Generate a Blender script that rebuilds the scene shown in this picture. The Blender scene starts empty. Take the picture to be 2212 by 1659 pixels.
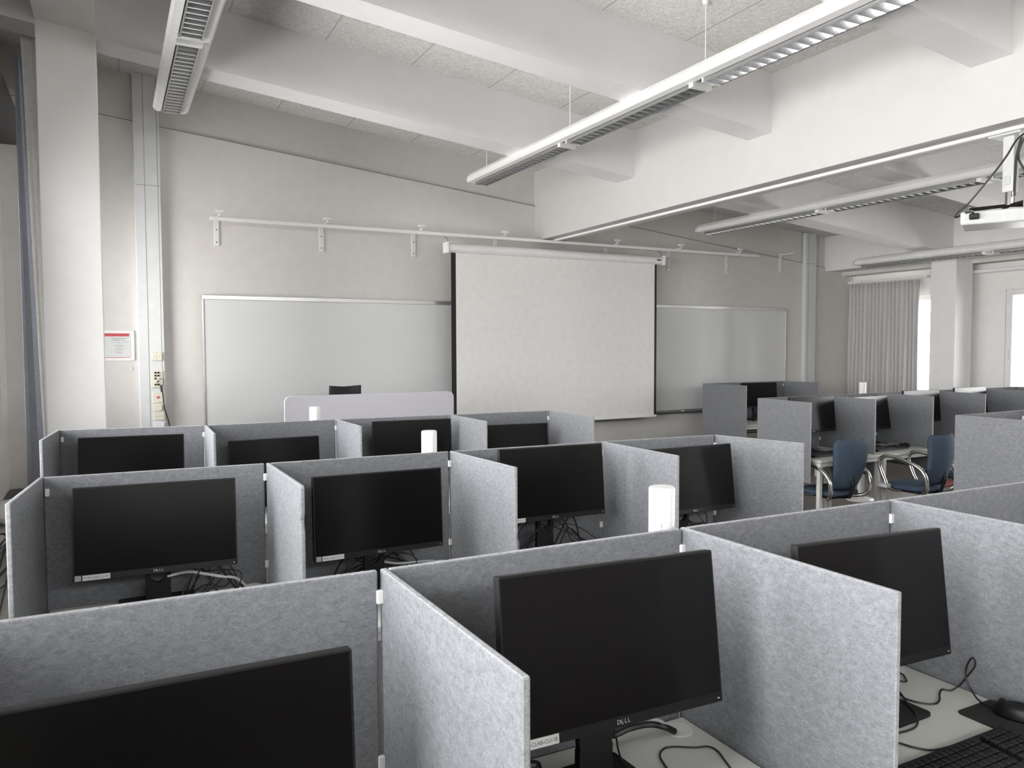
import bpy, bmesh, math, random
from mathutils import Vector, Matrix
random.seed(7)
C = bpy.context.scene.collection
PI = math.pi
# ------------------------------------------------------------------ camera
H = 1.675
F, YAW, PITCH, ROLL = 1670.19, .479498, .047101, -.003399
fw = Vector((math.sin(YAW)*math.cos(PITCH), math.cos(YAW)*math.cos(PITCH), -math.sin(PITCH)))
rt = Vector((math.cos(YAW), -math.sin(YAW), 0)); up = rt.cross(fw)
r2 = rt*math.cos(ROLL)+up*math.sin(ROLL); u2 = up*math.cos(ROLL)-rt*math.sin(ROLL)
cam = bpy.data.cameras.new('camera'); co = bpy.data.objects.new('camera', cam); C.objects.link(co)
cam.sensor_width = 36; cam.lens = F/2212*36; cam.clip_start = .02
M = Matrix((r2, u2, -fw)).transposed().to_4x4(); M.translation = (0, 0, H); co.matrix_world = M
bpy.context.scene.camera = co
# ------------------------------------------------------------------ world, view
sc = bpy.context.scene
sc.view_settings.view_transform = 'Standard'; sc.view_settings.look = 'None'
sc.view_settings.gamma = 1; sc.view_settings.use_curve_mapping = False
sc.view_settings.exposure = 3.16
sc.cycles.max_bounces = 10; sc.cycles.diffuse_bounces = 7; sc.cycles.glossy_bounces = 4
sc.cycles.transparent_max_bounces = 12; sc.cycles.caustics_reflective = False
sc.cycles.sample_clamp_indirect = 4
w = bpy.data.worlds.new('overcast_sky'); sc.world = w; w.use_nodes = True
nt = w.node_tree; bg = nt.nodes['Background']
tc = nt.nodes.new('ShaderNodeTexCoord'); sx = nt.nodes.new('ShaderNodeSeparateXYZ')
mr = nt.nodes.new('ShaderNodeMapRange'); mr.inputs[1].default_value = -.15; mr.inputs[2].default_value = .25
rp = nt.nodes.new('ShaderNodeMixRGB'); rp.inputs[1].default_value = (.80, .785, .77, 1); rp.inputs[2].default_value = (.99, 1.0, 1.01, 1)
nt.links.new(tc.outputs['Generated'], sx.inputs[0]); nt.links.new(sx.outputs['Z'], mr.inputs[0])
nt.links.new(mr.outputs[0], rp.inputs[0]); nt.links.new(rp.outputs[0], bg.inputs[0]); bg.inputs[1].default_value = 2.2

# windows: (side, y0, y1, z0, z1)
WL, WR = -.80, 9.95
WIN_L = [(-3.6, -2.1), (-1.8, -.3), (.1, 1.6), (1.9, 3.4), (3.7, 5.7), (6.55, 7.6)]
WIN_R = [(-3.0, -1.6), (-1.2, .2), (.6, 1.9), (2.1, 3.15), (3.35, 4.55), (5.0, 5.76), (6.55, 7.8)]  # the unseen window at mid-wall is added to brighten the right side
WZ0, WZ1L, WZ1R = .95, 3.0, 2.38
def portal(name, x, y0, y1, z0, z1, rz):
    l = bpy.data.lights.new(name, 'AREA'); l.shape = 'RECTANGLE'; l.size = y1-y0; l.size_y = z1-z0
    l.cycles.is_portal = True
    o = bpy.data.objects.new(name, l); C.objects.link(o); o.location = (x, (y0+y1)/2, (z0+z1)/2)
    o.rotation_euler = (PI/2, 0, rz)
for a, b in WIN_L: portal('daylight_portal', WL-.26, a, b, WZ0, WZ1L, -PI/2)
for a, b in WIN_R: portal('daylight_portal', WR+.26, a, b, WZ0, WZ1R, PI/2)

WIN_B_FILL = [(-.6, 1.9), (2.0, 4.4), (4.85, 6.8), (6.9, 9.2)]  # high back-wall windows, unseen, added for even fill light
for a, b in WIN_B_FILL:
    l = bpy.data.lights.new('daylight_portal', 'AREA'); l.shape = 'RECTANGLE'; l.size = b-a; l.size_y = .7; l.cycles.is_portal = True
    o = bpy.data.objects.new('daylight_portal', l); C.objects.link(o); o.location = ((a+b)/2, -4.22, 3.35); o.rotation_euler = (PI/2, 0, 0)
# ------------------------------------------------------------------ materials
MT = {}
def mat(name, col, rough=.6, metal=0, spec=.5, noise=None, bump=None, stretch=(1, 1, 1), contrast=.1, detail=6):
    m = bpy.data.materials.new(name); m.use_nodes = True; n = m.node_tree; b = n.nodes['Principled BSDF']
    b.inputs['Roughness'].default_value = rough; b.inputs['Metallic'].default_value = metal
    b.inputs['Specular IOR Level'].default_value = spec; b.inputs['Base Color'].default_value = (*col, 1)
    t = n.nodes.new('ShaderNodeTexCoord'); mp = n.nodes.new('ShaderNodeMapping'); mp.inputs['Scale'].default_value = stretch
    n.links.new(t.outputs['Object'], mp.inputs[0])
    s = noise or 14
    nz = n.nodes.new('ShaderNodeTexNoise'); nz.inputs['Scale'].default_value = s; nz.inputs['Detail'].default_value = detail
    n.links.new(mp.outputs[0], nz.inputs['Vector'])
    k = contrast if noise else .03
    cr = n.nodes.new('ShaderNodeValToRGB'); cr.color_ramp.elements[0].position = .32; cr.color_ramp.elements[1].position = .68
    cr.color_ramp.elements[0].color = (*[c*(1-k) for c in col], 1); cr.color_ramp.elements[1].color = (*[min(1, c*(1+k)) for c in col], 1)
    n.links.new(nz.outputs['Fac'], cr.inputs[0]); n.links.new(cr.outputs[0], b.inputs['Base Color'])
    if bump:
        bp = n.nodes.new('ShaderNodeBump'); bp.inputs['Strength'].default_value = bump; bp.inputs['Distance'].default_value = .002
        n.links.new(nz.outputs['Fac'], bp.inputs['Height']); n.links.new(bp.outputs[0], b.inputs['Normal'])
    MT[name] = m; return m
mat('wall_paint', (.665, .645, .617), .75, noise=9, contrast=.025, spec=.25)
mat('white_paint', (.81, .80, .785), .6, noise=7, contrast=.015, spec=.3)
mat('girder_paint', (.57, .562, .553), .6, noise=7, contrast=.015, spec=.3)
mat('beam_paint', (.76, .753, .755), .65, noise=7, contrast=.015, spec=.25)
mat('floor_vinyl', (.115, .10, .09), .45, noise=60, contrast=.2)
mat('white_metal', (.78, .78, .765), .35)
mat('grey_plastic', (.50, .52, .52), .45)
mat('trunking', (.66, .675, .67), .4)
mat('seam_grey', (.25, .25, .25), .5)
mat('ivory_plastic', (.72, .68, .56), .4)
mat('black_plastic', (.006, .0058, .006), .42, spec=.3)
mat('dark_plastic', (.009, .009, .0095), .45, spec=.3)
mat('screen', (.0022, .002, .002), .20, spec=.30)
mat('desk_top', (.56, .57, .52), .45, noise=30, contrast=.02)
mat('desk_frame', (.66, .66, .63), .4)
mat('logo', (.62, .64, .66), .3, .4)
mat('sticker', (.66, .67, .66), .5)
mat('sticker_grey', (.36, .37, .39), .4)
mat('ink', (.05, .05, .05), .6)
mat('red_ink', (.55, .08, .09), .55)
mat('red_box', (.30, .055, .035), .5)
mat('chrome', (.60, .59, .57), .16, 1)
mat('louvre', (.42, .425, .43), .25, .8)
mat('projection_fabric', (.78, .765, .75), .8, spec=.15)
mat('black_border', (.006, .006, .006), .7)
mat('whiteboard', (.70, .71, .70), .07, spec=.7, noise=3, contrast=.01)
mat('alu', (.62, .62, .61), .3, .7)
mat('blue_fabric', (.06, .085, .122), .9, noise=140, contrast=.25, bump=.3, spec=.2)
mat('black_fabric', (.012, .012, .014), .8, noise=120, contrast=.2)
mat('lilac_fabric', (.56, .55, .59), .85, noise=160, contrast=.06, spec=.2)
mat('projector_shell', (.56, .56, .555), .4)
mat('mount_metal', (.56, .57, .565), .4)
mat('curtain', (.60, .59, .58), .9, noise=50, contrast=.06, spec=.1)
mat('curtain_slate', (.34, .36, .41), .85, noise=50, contrast=.06, spec=.1)
mat('curtain_light', (.80, .79, .79), .9, noise=50, contrast=.04, spec=.1)
mat('cable', (.010, .010, .011), .45)
mat('cable_white', (.60, .60, .58), .4)
mat('tower_white', (.76, .755, .74), .32)
mat('beige', (.50, .485, .44), .6)
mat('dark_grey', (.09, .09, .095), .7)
mat('rubber_pad', (.016, .014, .015), .85)
# felt
def felt(name, base):
    m = bpy.data.materials.new(name); m.use_nodes = True; n = m.node_tree; b = n.nodes['Principled BSDF']; L = n.links
    b.inputs['Roughness'].default_value = .95; b.inputs['Specular IOR Level'].default_value = .1
    t = n.nodes.new('ShaderNodeTexCoord'); mp = n.nodes.new('ShaderNodeMapping'); mp.inputs['Scale'].default_value = (1, 1, 1.7)
    L.new(t.outputs['Object'], mp.inputs[0])
    def nz(s, d, r=.6):
        x = n.nodes.new('ShaderNodeTexNoise'); x.inputs['Scale'].default_value = s; x.inputs['Detail'].default_value = d; x.inputs['Roughness'].default_value = r
        x.inputs['Distortion'].default_value = .6
        L.new(mp.outputs[0], x.inputs['Vector']); return x
    a, c = nz(52, 8, .75), nz(230, 3)
    mx = n.nodes.new('ShaderNodeMixRGB'); mx.inputs[0].default_value = .4; L.new(a.outputs['Fac'], mx.inputs[1]); L.new(c.outputs['Fac'], mx.inputs[2])
    cr = n.nodes.new('ShaderNodeValToRGB'); e = cr.color_ramp.elements
    e[0].position = .36; e[0].color = (*[v*.66 for v in base], 1); e[1].position = .62; e[1].color = (*[min(1, v*1.24) for v in base], 1)
    L.new(mx.outputs[0], cr.inputs[0]); L.new(cr.outputs[0], b.inputs['Base Color'])
    bp = n.nodes.new('ShaderNodeBump'); bp.inputs['Strength'].default_value = .35; bp.inputs['Distance'].default_value = .0015
    L.new(mx.outputs[0], bp.inputs['Height']); L.new(bp.outputs[0], b.inputs['Normal'])
    MT[name] = m
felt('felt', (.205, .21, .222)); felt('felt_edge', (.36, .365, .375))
# wood wool ceiling with joints every 0.7 m
m = bpy.data.materials.new('wood_wool'); m.use_nodes = True; n = m.node_tree; b = n.nodes['Principled BSDF']; L = n.links
b.inputs['Roughness'].default_value = .95; b.inputs['Specular IOR Level'].default_value = .05
t = n.nodes.new('ShaderNodeTexCoord'); s = n.nodes.new('ShaderNodeSeparateXYZ'); L.new(t.outputs['Object'], s.inputs[0])
nz = n.nodes.new('ShaderNodeTexNoise'); nz.inputs['Scale'].default_value = 34; nz.inputs['Detail'].default_value = 9; nz.inputs['Roughness'].default_value = .8; nz.inputs['Distortion'].default_value = 1.5
L.new(t.outputs['Object'], nz.inputs['Vector'])
cr = n.nodes.new('ShaderNodeValToRGB'); e = cr.color_ramp.elements
e[0].position = .30; e[0].color = (.44, .435, .42, 1); e[1].position = .58; e[1].color = (.80, .79, .775, 1)
L.new(nz.outputs['Fac'], cr.inputs[0])
def mth(op, a, bv):
    x = n.nodes.new('ShaderNodeMath'); x.operation = op; L.new(a, x.inputs[0]); x.inputs[1].default_value = bv; return x.outputs[0]
ad = mth('ADD', s.outputs['X'], 69.87); dv = mth('DIVIDE', ad, .7); fr = mth('FRACT', dv, 0); lt = mth('LESS_THAN', fr, .016)
mx = n.nodes.new('ShaderNodeMixRGB'); L.new(lt, mx.inputs[0]); L.new(cr.outputs[0], mx.inputs[1]); mx.inputs[2].default_value = (.48, .475, .46, 1)
L.new(mx.outputs[0], b.inputs['Base Color'])
bp = n.nodes.new('ShaderNodeBump'); bp.inputs['Strength'].default_value = .6; bp.inputs['Distance'].default_value = .006
L.new(nz.outputs['Fac'], bp.inputs['Height']); L.new(bp.outputs[0], b.inputs['Normal']); MT['wood_wool'] = m
mat('lit_tube', (.9, .9, .9), .4)
pb_ = MT['lit_tube'].node_tree.nodes['Principled BSDF']; pb_.inputs['Emission Color'].default_value = (1, 1, 1, 1); pb_.inputs['Emission Strength'].default_value = 2.5
# glass: thin pane
m = bpy.data.materials.new('glass'); m.use_nodes = True; n = m.node_tree; n.nodes.remove(n.nodes['Principled BSDF'])
tr = n.nodes.new('ShaderNodeBsdfTransparent'); tr.inputs[0].default_value = (.97, .97, .97, 1)
gl = n.nodes.new('ShaderNodeBsdfGlossy'); gl.inputs['Roughness'].default_value = .02
lw = n.nodes.new('ShaderNodeFresnel'); lw.inputs[0].default_value = 1.4
ms = n.nodes.new('ShaderNodeMixShader'); n.links.new(lw.outputs[0], ms.inputs[0]); n.links.new(tr.outputs[0], ms.inputs[1]); n.links.new(gl.outputs[0], ms.inputs[2])
n.links.new(ms.outputs[0], n.nodes['Material Output'].inputs[0]); MT['glass'] = m

# ------------------------------------------------------------------ mesh helpers (world coordinates, re-based on build)
class MB:
    def __init__(s): s.v = []; s.f = []
    def add(s, vs, fs):
        k = len(s.v); s.v += [Vector(x) for x in vs]; s.f += [tuple(i+k for i in f) for f in fs]; return s
    def box(s, x0, x1, y0, y1, z0, z1):
        return s.add([(x0,y0,z0),(x1,y0,z0),(x1,y1,z0),(x0,y1,z0),(x0,y0,z1),(x1,y0,z1),(x1,y1,z1),(x0,y1,z1)],
            [(0,3,2,1),(4,5,6,7),(0,1,5,4),(1,2,6,5),(2,3,7,6),(3,0,4,7)])
    def prism(s, poly, z0, z1):          # poly: xy list (ccw)
        n = len(poly)
        return s.add([(x,y,z0) for x,y in poly]+[(x,y,z1) for x,y in poly],
            [tuple(range(n-1,-1,-1)), tuple(range(n,2*n))]+[(i,(i+1)%n,(i+1)%n+n,i+n) for i in range(n)])
    def sweep(s, poly3, d):              # planar polygon extruded by d
        n = len(poly3); d = Vector(d)
        return s.add([Vector(p) for p in poly3]+[Vector(p)+d for p in poly3],
            [tuple(range(n-1,-1,-1)), tuple(range(n,2*n))]+[(i,(i+1)%n,(i+1)%n+n,i+n) for i in range(n)])
    def tube(s, pts, r, k=8, r1=None, cap=True):
        pts = [Vector(p) for p in pts]; n = len(pts); rings = []; prev = None
        for i, p in enumerate(pts):
            d = (pts[min(i+1,n-1)]-pts[max(i-1,0)]).normalized()
            if prev is None:
                a = d.cross(Vector((0,0,1)))
                if a.length < .05: a = d.cross(Vector((1,0,0)))
            else: a = prev-d*prev.dot(d)
            a.normalize(); prev = a; b = d.cross(a); rr = r if r1 is None else r+(r1-r)*i/(n-1)
            rings.append([p+(a*math.cos(2*PI*j/k)+b*math.sin(2*PI*j/k))*rr for j in range(k)])
        vs = [v for R in rings for v in R]
        fs = [(i*k+j, i*k+(j+1)%k, (i+1)*k+(j+1)%k, (i+1)*k+j) for i in range(n-1) for j in range(k)]
        if cap: fs += [tuple(range(k-1,-1,-1)), tuple((n-1)*k+j for j in range(k))]
        return s.add(vs, fs)
    def cyl(s, x, y, z0, z1, r, k=24, r1=None): return s.tube([(x,y,z0),(x,y,z1)], r, k, r1)
    def lathe(s, x, y, prof, k=32):      # prof: (r,z)
        vs = [(x+r*math.cos(2*PI*j/k), y+r*math.sin(2*PI*j/k), z) for r, z in prof for j in range(k)]; n = len(prof)
        fs = [(i*k+j, i*k+(j+1)%k, (i+1)*k+(j+1)%k, (i+1)*k+j) for i in range(n-1) for j in range(k)]
        fs += [tuple(range(k-1,-1,-1)), tuple((n-1)*k+j for j in range(k))]
        return s.add(vs, fs)
    def grid(s, fn, nu, nv, closed=False):
        vs = [fn(i/nu, j/nv) for i in range(nu+1) for j in range(nv+1)]
        return s.add(vs, [(i*(nv+1)+j, (i+1)*(nv+1)+j, (i+1)*(nv+1)+j+1, i*(nv+1)+j+1) for i in range(nu) for j in range(nv)])
    def xf(s, m): s.v = [m @ v for v in s.v]; return s
    def build(s, name, mt, parent=None, bevel=0, smooth=False, solid=0, sub=0, label=None, base=None, edge=None):
        if parent: o0 = Vector(parent['_w'])
        else:
            if base is None:
                xs = [v.x for v in s.v]; ys = [v.y for v in s.v]; zs = [v.z for v in s.v]
                base = ((min(xs)+max(xs))/2, (min(ys)+max(ys))/2, min(zs))
            o0 = Vector(base)
        me = bpy.data.meshes.new(name); me.from_pydata([v-o0 for v in s.v], [], s.f); me.materials.append(MT[mt])
        bm = bmesh.new(); bm.from_mesh(me); bmesh.ops.recalc_face_normals(bm, faces=bm.faces); bm.to_mesh(me); bm.free()
        o = bpy.data.objects.new(name, me); C.objects.link(o)
        if parent: o.parent = parent
        else: o.location = o0
        o['_w'] = list(o0)
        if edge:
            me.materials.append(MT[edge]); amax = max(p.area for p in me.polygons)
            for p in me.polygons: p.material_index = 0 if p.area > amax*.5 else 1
        if smooth:
            for p in me.polygons: p.use_smooth = True
            me.set_sharp_from_angle(angle=math.radians(38))
        if solid:
            md = o.modifiers.new('solidify', 'SOLIDIFY'); md.thickness = solid; md.offset = 0
        if bevel:
            md = o.modifiers.new('bevel', 'BEVEL'); md.width = bevel; md.segments = 2; md.limit_method = 'ANGLE'; md.angle_limit = math.radians(40)
        if sub:
            md = o.modifiers.new('subdivision', 'SUBSURF'); md.levels = sub; md.render_levels = sub
        if label: o['label'] = label
        return o
def thing(name, loc, label, cat, group=None):
    o = bpy.data.objects.new(name, None); C.objects.link(o); o.location = loc; o.empty_display_size = .1
    o['_w'] = list(loc); return tag(o, label, cat, group)
def tag(o, label, cat, group=None, kind=None):
    o['label'] = label; o['category'] = cat
    if group: o['group'] = group
    if kind: o['kind'] = kind
    return o
def struct(name, mb, mt, parent=None, **k):
    o = mb.build(name, mt, parent, **k)
    if not parent: o['kind'] = 'structure'
    return o
def rsmooth(pts, n=6):                   # Catmull-Rom
    P = [Vector(p) for p in pts]; out = []
    for i in range(len(P)-1):
        a, b, c, d = P[max(i-1,0)], P[i], P[i+1], P[min(i+2,len(P)-1)]
        for j in range(n):
            t = j/n; out.append(.5*((2*b)+(c-a)*t+(2*a-5*b+4*c-d)*t*t+(3*b-a-3*c+d)*t**3))
    out.append(P[-1]); return out
def rrect(x0, x1, y0, y1, r, k=5):
    out = []
    for cx, cy, a0 in ((x1-r,y0+r,-PI/2),(x1-r,y1-r,0),(x0+r,y1-r,PI/2),(x0+r,y0+r,PI)):
        out += [(cx+r*math.cos(a0+i*PI/2/k), cy+r*math.sin(a0+i*PI/2/k)) for i in range(k+1)]
    return out
_tx = {}
def text_mb(txt, size, mtx, align='CENTER', shear=0):   # text in local XY plane (x right, y up), placed by mtx
    key = (txt, align)
    if key not in _tx:
        cu = bpy.data.curves.new('t', 'FONT'); cu.body = txt; cu.size = 1; cu.align_x = align; cu.resolution_u = 2
        ob = bpy.data.objects.new('t', cu); C.objects.link(ob); bpy.context.view_layer.update()
        me = bpy.data.meshes.new_from_object(ob.evaluated_get(bpy.context.evaluated_depsgraph_get()))
        _tx[key] = ([v.co.copy() for v in me.vertices], [tuple(p.vertices) for p in me.polygons])
        bpy.data.objects.remove(ob); bpy.data.meshes.remove(me); bpy.data.curves.remove(cu)
    vs, fs = _tx[key]
    mb = MB(); mb.add([mtx @ Vector((v.x*size+v.y*size*shear, v.y*size, 0)) for v in vs], fs); return mb

# ------------------------------------------------------------------ room shell
D = 8.0; YB = -4.0
def zl(x): return 3.285+.11*(4.47-x)     # underside of the beams, window side
def zr(x): return 3.245-.0905*(x-4.79)
struct('floor', MB().box(WL-.3, WR+.3, YB-.2, D+.2, -.12, 0), 'floor_vinyl')
c = .44
struct('ceiling', MB().sweep([(WL-.3,YB-.2,zl(WL-.3)+c),(4.6,YB-.2,zl(4.6)+c),(4.6,YB-.2,zl(4.6)+c+.15),(WL-.3,YB-.2,zl(WL-.3)+c+.15)], (0,D-YB+.4,0)), 'wood_wool', base=(0,0,0))
struct('ceiling', MB().sweep([(4.6,YB-.2,zr(4.6)+c),(WR+.3,YB-.2,zr(WR+.3)+c),(WR+.3,YB-.2,zr(WR+.3)+c+.15),(4.6,YB-.2,zr(4.6)+c+.15)], (0,D-YB+.4,0)), 'wood_wool', base=(0,0,0))
# front wall with its thicker lower lining whose sloping top edge shows
def zt(x): return 3.795-.103*(x+.04)
mb = MB().box(WL-.3, WR+.3, D+.018, D+.25, -.1, 4.9)
mb.sweep([(WL-.3,D,0),(WR+.3,D,0),(WR+.3,D,2.72),(9.36,D,zt(9.36)),(WL-.3,D,zt(WL-.3))], (0,.02,0))
struct('wall_front', mb, 'wall_paint')
mb = MB().box(WL-.3, WR+.3, YB-.2, YB, -.1, 3.0).box(WL-.3, WR+.3, YB-.2, YB, 3.7, 4.9)
xs = [WL-.3]+[v for ab in WIN_B_FILL for v in ab]+[WR+.3]
for i in range(0, len(xs), 2): mb.box(xs[i], xs[i+1], YB-.2, YB, 3.0, 3.7)
struct('wall_back', mb, 'wall_paint')
def side_wall(name, x0, x1, wins, z0, z1):
    mb = MB().box(x0, x1, YB, D+.02, -.1, z0); mb.box(x0, x1, YB, D+.02, z1, 4.6)
    ys = [YB]+[v for ab in wins for v in ab]+[D+.02]
    for i in range(0, len(ys), 2): mb.box(x0, x1, ys[i], ys[i+1], z0, z1)
    struct(name, mb, 'wall_paint' if name == 'wall_left' else 'white_paint')
side_wall('wall_left', WL-.3, WL, WIN_L, WZ0, WZ1L)
side_wall('wall_right', WR, WR+.3, WIN_R, WZ0, WZ1R)
def window(i, x, a, b, z0, z1, sgn):
    o = bpy.data.objects.new('window_%d' % i, None); C.objects.link(o); o.location = (x, (a+b)/2, z0); o['_w'] = [x, (a+b)/2, z0]; o['kind'] = 'structure'
    mb = MB(); t = .075
    for y0, y1, p, q in ((a, a+t, z0, z1), (b-t, b, z0, z1), (a+t, b-t, z0, z0+t), (a+t, b-t, z1-t, z1)): mb.box(x-.04, x+.04, y0, y1, p, q)
    mb.build('window_frame', 'white_metal', o, bevel=.006)
    MB().box(x-.003, x+.003, a+t, b-t, z0+t, z1-t).build('pane', 'glass', o)
    MB().box(x-sgn*.045-.012, x-sgn*.045+.012, b-.05, b-.03, 1.5, 1.62).build('handle', 'white_metal', o, bevel=.004)
k = 0
for a, b in WIN_L: k += 1; window(k, WL-.10, a, b, WZ0, WZ1L, -1)
for a, b in WIN_R: k += 1; window(k, WR+.06, a, b, WZ0, WZ1R, 1)
for a, b in WIN_B_FILL:  # frames and panes of the added fill windows behind the camera
    k += 1; o = bpy.data.objects.new('window_%d' % k, None); C.objects.link(o); o.location = ((a+b)/2, YB-.1, 3.0); o['_w'] = list(o.location); o['kind'] = 'structure'
    mb = MB(); t = .07
    for x0, x1, p, q in ((a,a+t,3.0,3.7),(b-t,b,3.0,3.7),(a+t,b-t,3.0,3.0+t),(a+t,b-t,3.7-t,3.7)): mb.box(x0, x1, YB-.14, YB-.06, p, q)
    mb.build('window_frame', 'white_metal', o, bevel=.006)
    MB().box(a+t, b-t, YB-.103, YB-.097, 3.0+t, 3.7-t).build('pane', 'glass', o)
# beams across the room, girder, edge beams, pillars
TRIM = [0]
def trim(mb, mt, **kk):
    TRIM[0] += 1; return struct('trim_%d' % TRIM[0], mb, mt, **kk)
for i, (y0, y1) in enumerate([(6.06,6.335),(4.343,4.585),(2.586,2.82),(.85,1.09),(-.88,-.64),(-2.6,-2.36)]):
    trim(MB().sweep([(WL,y0,zl(WL)),(4.48,y0,zl(4.48)),(4.48,y0,zl(4.48)+c+.03),(WL,y0,zl(WL)+c+.03)], (0,y1-y0,0)), 'beam_paint')
    trim(MB().sweep([(4.78,y0,zr(4.78)),(9.36,y0,zr(9.36)),(9.36,y0,zr(9.36)+c+.03),(4.78,y0,zr(4.78)+c+.03)], (0,y1-y0,0)), 'beam_paint')
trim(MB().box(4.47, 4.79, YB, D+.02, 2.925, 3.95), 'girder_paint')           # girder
trim(MB().box(4.605, 4.64, YB, D+.01, 2.905, 2.93), 'white_paint', bevel=.004)  # conduit under girder
trim(MB().sweep([(-.385,YB,3.845),(-.035,YB,3.805),(-.035,YB,4.3),(-.385,YB,4.3)], (0,D-YB+.02,0)), 'white_paint')
trim(MB().box(9.35, 9.72, YB, D+.02, 2.775, 3.35), 'beam_paint')
trim(MB().box(9.70, WR+.01, YB, D+.02, 2.72, 3.35), 'wall_paint')
trim(MB().box(-.385, -.03, 6.045, 6.40, 0, 3.90), 'white_paint', bevel=.006)
trim(MB().box(9.40, 9.74, 6.05, 6.385, 0, 2.79), 'white_paint', bevel=.006)
trim(MB().box(9.80, WR+.01, YB, 6.4, 2.60, 2.64), 'white_metal', bevel=.004)      # ledge over windows
trim(MB().box(WL-.01, -.585, YB, D, 3.44, 3.50), 'dark_grey')                       # soffit over left windows, its shade put into the dark colour

# ------------------------------------------------------------------ front wall fittings
def trunk(name, x0, x1, z1, seams, hz, label):
    t = thing(name, ((x0+x1)/2, D-.03, 0), label, 'cable trunking')
    MB().box(x0, x1, D-.06, D, 0, z1).build('housing', 'trunking', t, bevel=.004)
    lid = MB()
    xs = [x0+.004]+seams+[x1-.004]
    for a, b in zip(xs, xs[1:]):
        zz = [0]+hz+[z1-.004]
        for p, q in zip(zz, zz[1:]): lid.box(a+.0015, b-.0015, D-.066, D-.059, p+.001, q-.001)
    lid.build('cover', 'trunking', t)
    for s_ in seams: MB().box(s_-.0022, s_+.0022, D-.0668, D-.058, 0, z1-.004).build('seam', 'seam_grey', t)
    for z_ in hz: MB().box(x0+.004, x1-.004, D-.0668, D-.058, z_-.0022, z_+.0022).build('seam', 'seam_grey', t)
    return t
trunk('cable_trunking', .238, .46, 4.19, [.325, .435], [3.18], 'tall grey cable trunking with switches left of the whiteboard')
trunk('cable_trunking', 8.875, 9.09, 3.30, [8.93], [2.865], 'tall grey cable trunking right of the whiteboards near the curtain')
fy = D-.066
def plate(name, x0, x1, z0, z1, label, cat, mt='ivory_plastic', grp=None):
    t = thing(name, ((x0+x1)/2, fy, z0), label, cat, grp)
    MB().box(x0, x1, fy-.010, fy, z0, z1).build('plate', mt, t, bevel=.003); return t
t = plate('wall_switch', .347, .437, 1.562, 1.644, 'ivory double rocker switch with two arrows, topmost on left trunking', 'switch')
for a, b in ((.353,.391),(.393,.431)): MB().box(a, b, fy-.015, fy-.009, 1.568, 1.638).build('rocker', 'ivory_plastic', t, bevel=.002)
def place(x, y, z): return Matrix(((1,0,0,x),(0,0,-1,y),(0,1,0,z),(0,0,0,1)))
text_mb('V', .016, place(.372, fy-.0155, 1.598)).build('arrow_mark', 'ink', t)
text_mb('A', .016, place(.412, fy-.0155, 1.598)).build('arrow_mark', 'ink', t)
t = plate('audio_socket_plate', .342, .437, 1.312, 1.475, 'ivory panel of black audio sockets on left trunking', 'socket panel')
for r_ in range(5):
    for q in range(2):
        z = 1.452-.0275*r_; x = .374+.026*q
        MB().tube([(x,fy-.009,z),(x,fy-.020,z)], .0085, 12).build('jack', 'black_plastic' if (r_, q) not in ((3,0),(2,1)) else 'white_metal', t)
t = plate('indicator_plate', .346, .437, 1.17, 1.265, 'ivory plate with dark red button on left trunking', 'switch')
MB().box(.384, .404, fy-.014, fy-.009, 1.212, 1.230).build('button', 'red_ink', t)
t = plate('dimmer_switch', .350, .440, 1.092, 1.166, 'ivory plate with large round dimmer knob on left trunking', 'switch')
MB().tube([(.396,fy-.009,1.13),(.396,fy-.022,1.13)], .030, 28).build('knob', 'ivory_plastic', t)
t = plate('wall_socket', .352, .446, 1.008, 1.086, 'ivory power socket below the dimmer on left trunking', 'socket')
MB().box(.362, .436, fy-.014, fy-.009, 1.045, 1.049).build('socket_face', 'grey_plastic', t)
t = plate('wall_socket', .352, .442, .93, .985, 'lowest white socket on left trunking, just above the felt screens', 'socket', 'white_metal')
plate('wall_socket', 8.99, 9.045, 1.66, 1.74, 'upper small cream socket on right trunking', 'socket')
plate('wall_socket', 8.99, 9.045, 1.475, 1.54, 'lower small cream socket on right trunking', 'socket')
t = thing('audio_cable', (.43, fy-.02, .8), 'black audio cable hanging from the socket panel on left trunking', 'cable')
MB().tube(rsmooth([(.425,fy-.02,1.30),(.432,fy-.03,1.25),(.445,fy-.03,1.12),(.475,fy-.025,1.0),(.50,fy-.02,.85)]), .0055).build('lead', 'cable', t, smooth=True)
MB().tube([(.419,fy-.02,1.335),(.425,fy-.025,1.27)], .010, 10).build('connector', 'cable', t)
MB().tube(rsmooth([(.40,fy-.02,1.395),(.437,fy-.035,1.39),(.440,fy-.03,1.35),(.419,fy-.02,1.33)]), .0025, 6).build('strand', 'cable', t, smooth=True)
MB().tube(rsmooth([(.40,fy-.02,1.37),(.412,fy-.04,1.36),(.419,fy-.02,1.33)]), .0025, 6).build('strand', 'cable_white', t, smooth=True)
t = thing('notice', (.06, D-.01, 1.57), 'white framed notice with red header band beside the pillar', 'notice')
MB().box(-.12, .206, D-.012, D, 1.567, 1.845).build('frame', 'white_paint', t, bevel=.002)
MB().box(-.10, .175, D-.014, D-.011, 1.595, 1.82).build('sheet', 'sticker', t)
MB().box(-.09, .165, D-.0155, D-.0135, 1.79, 1.817).build('header_band', 'red_ink', t)
MB().box(-.09, .172, D-.0155, D-.0135, 1.594, 1.598).build('footer_line', 'red_ink', t)
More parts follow.
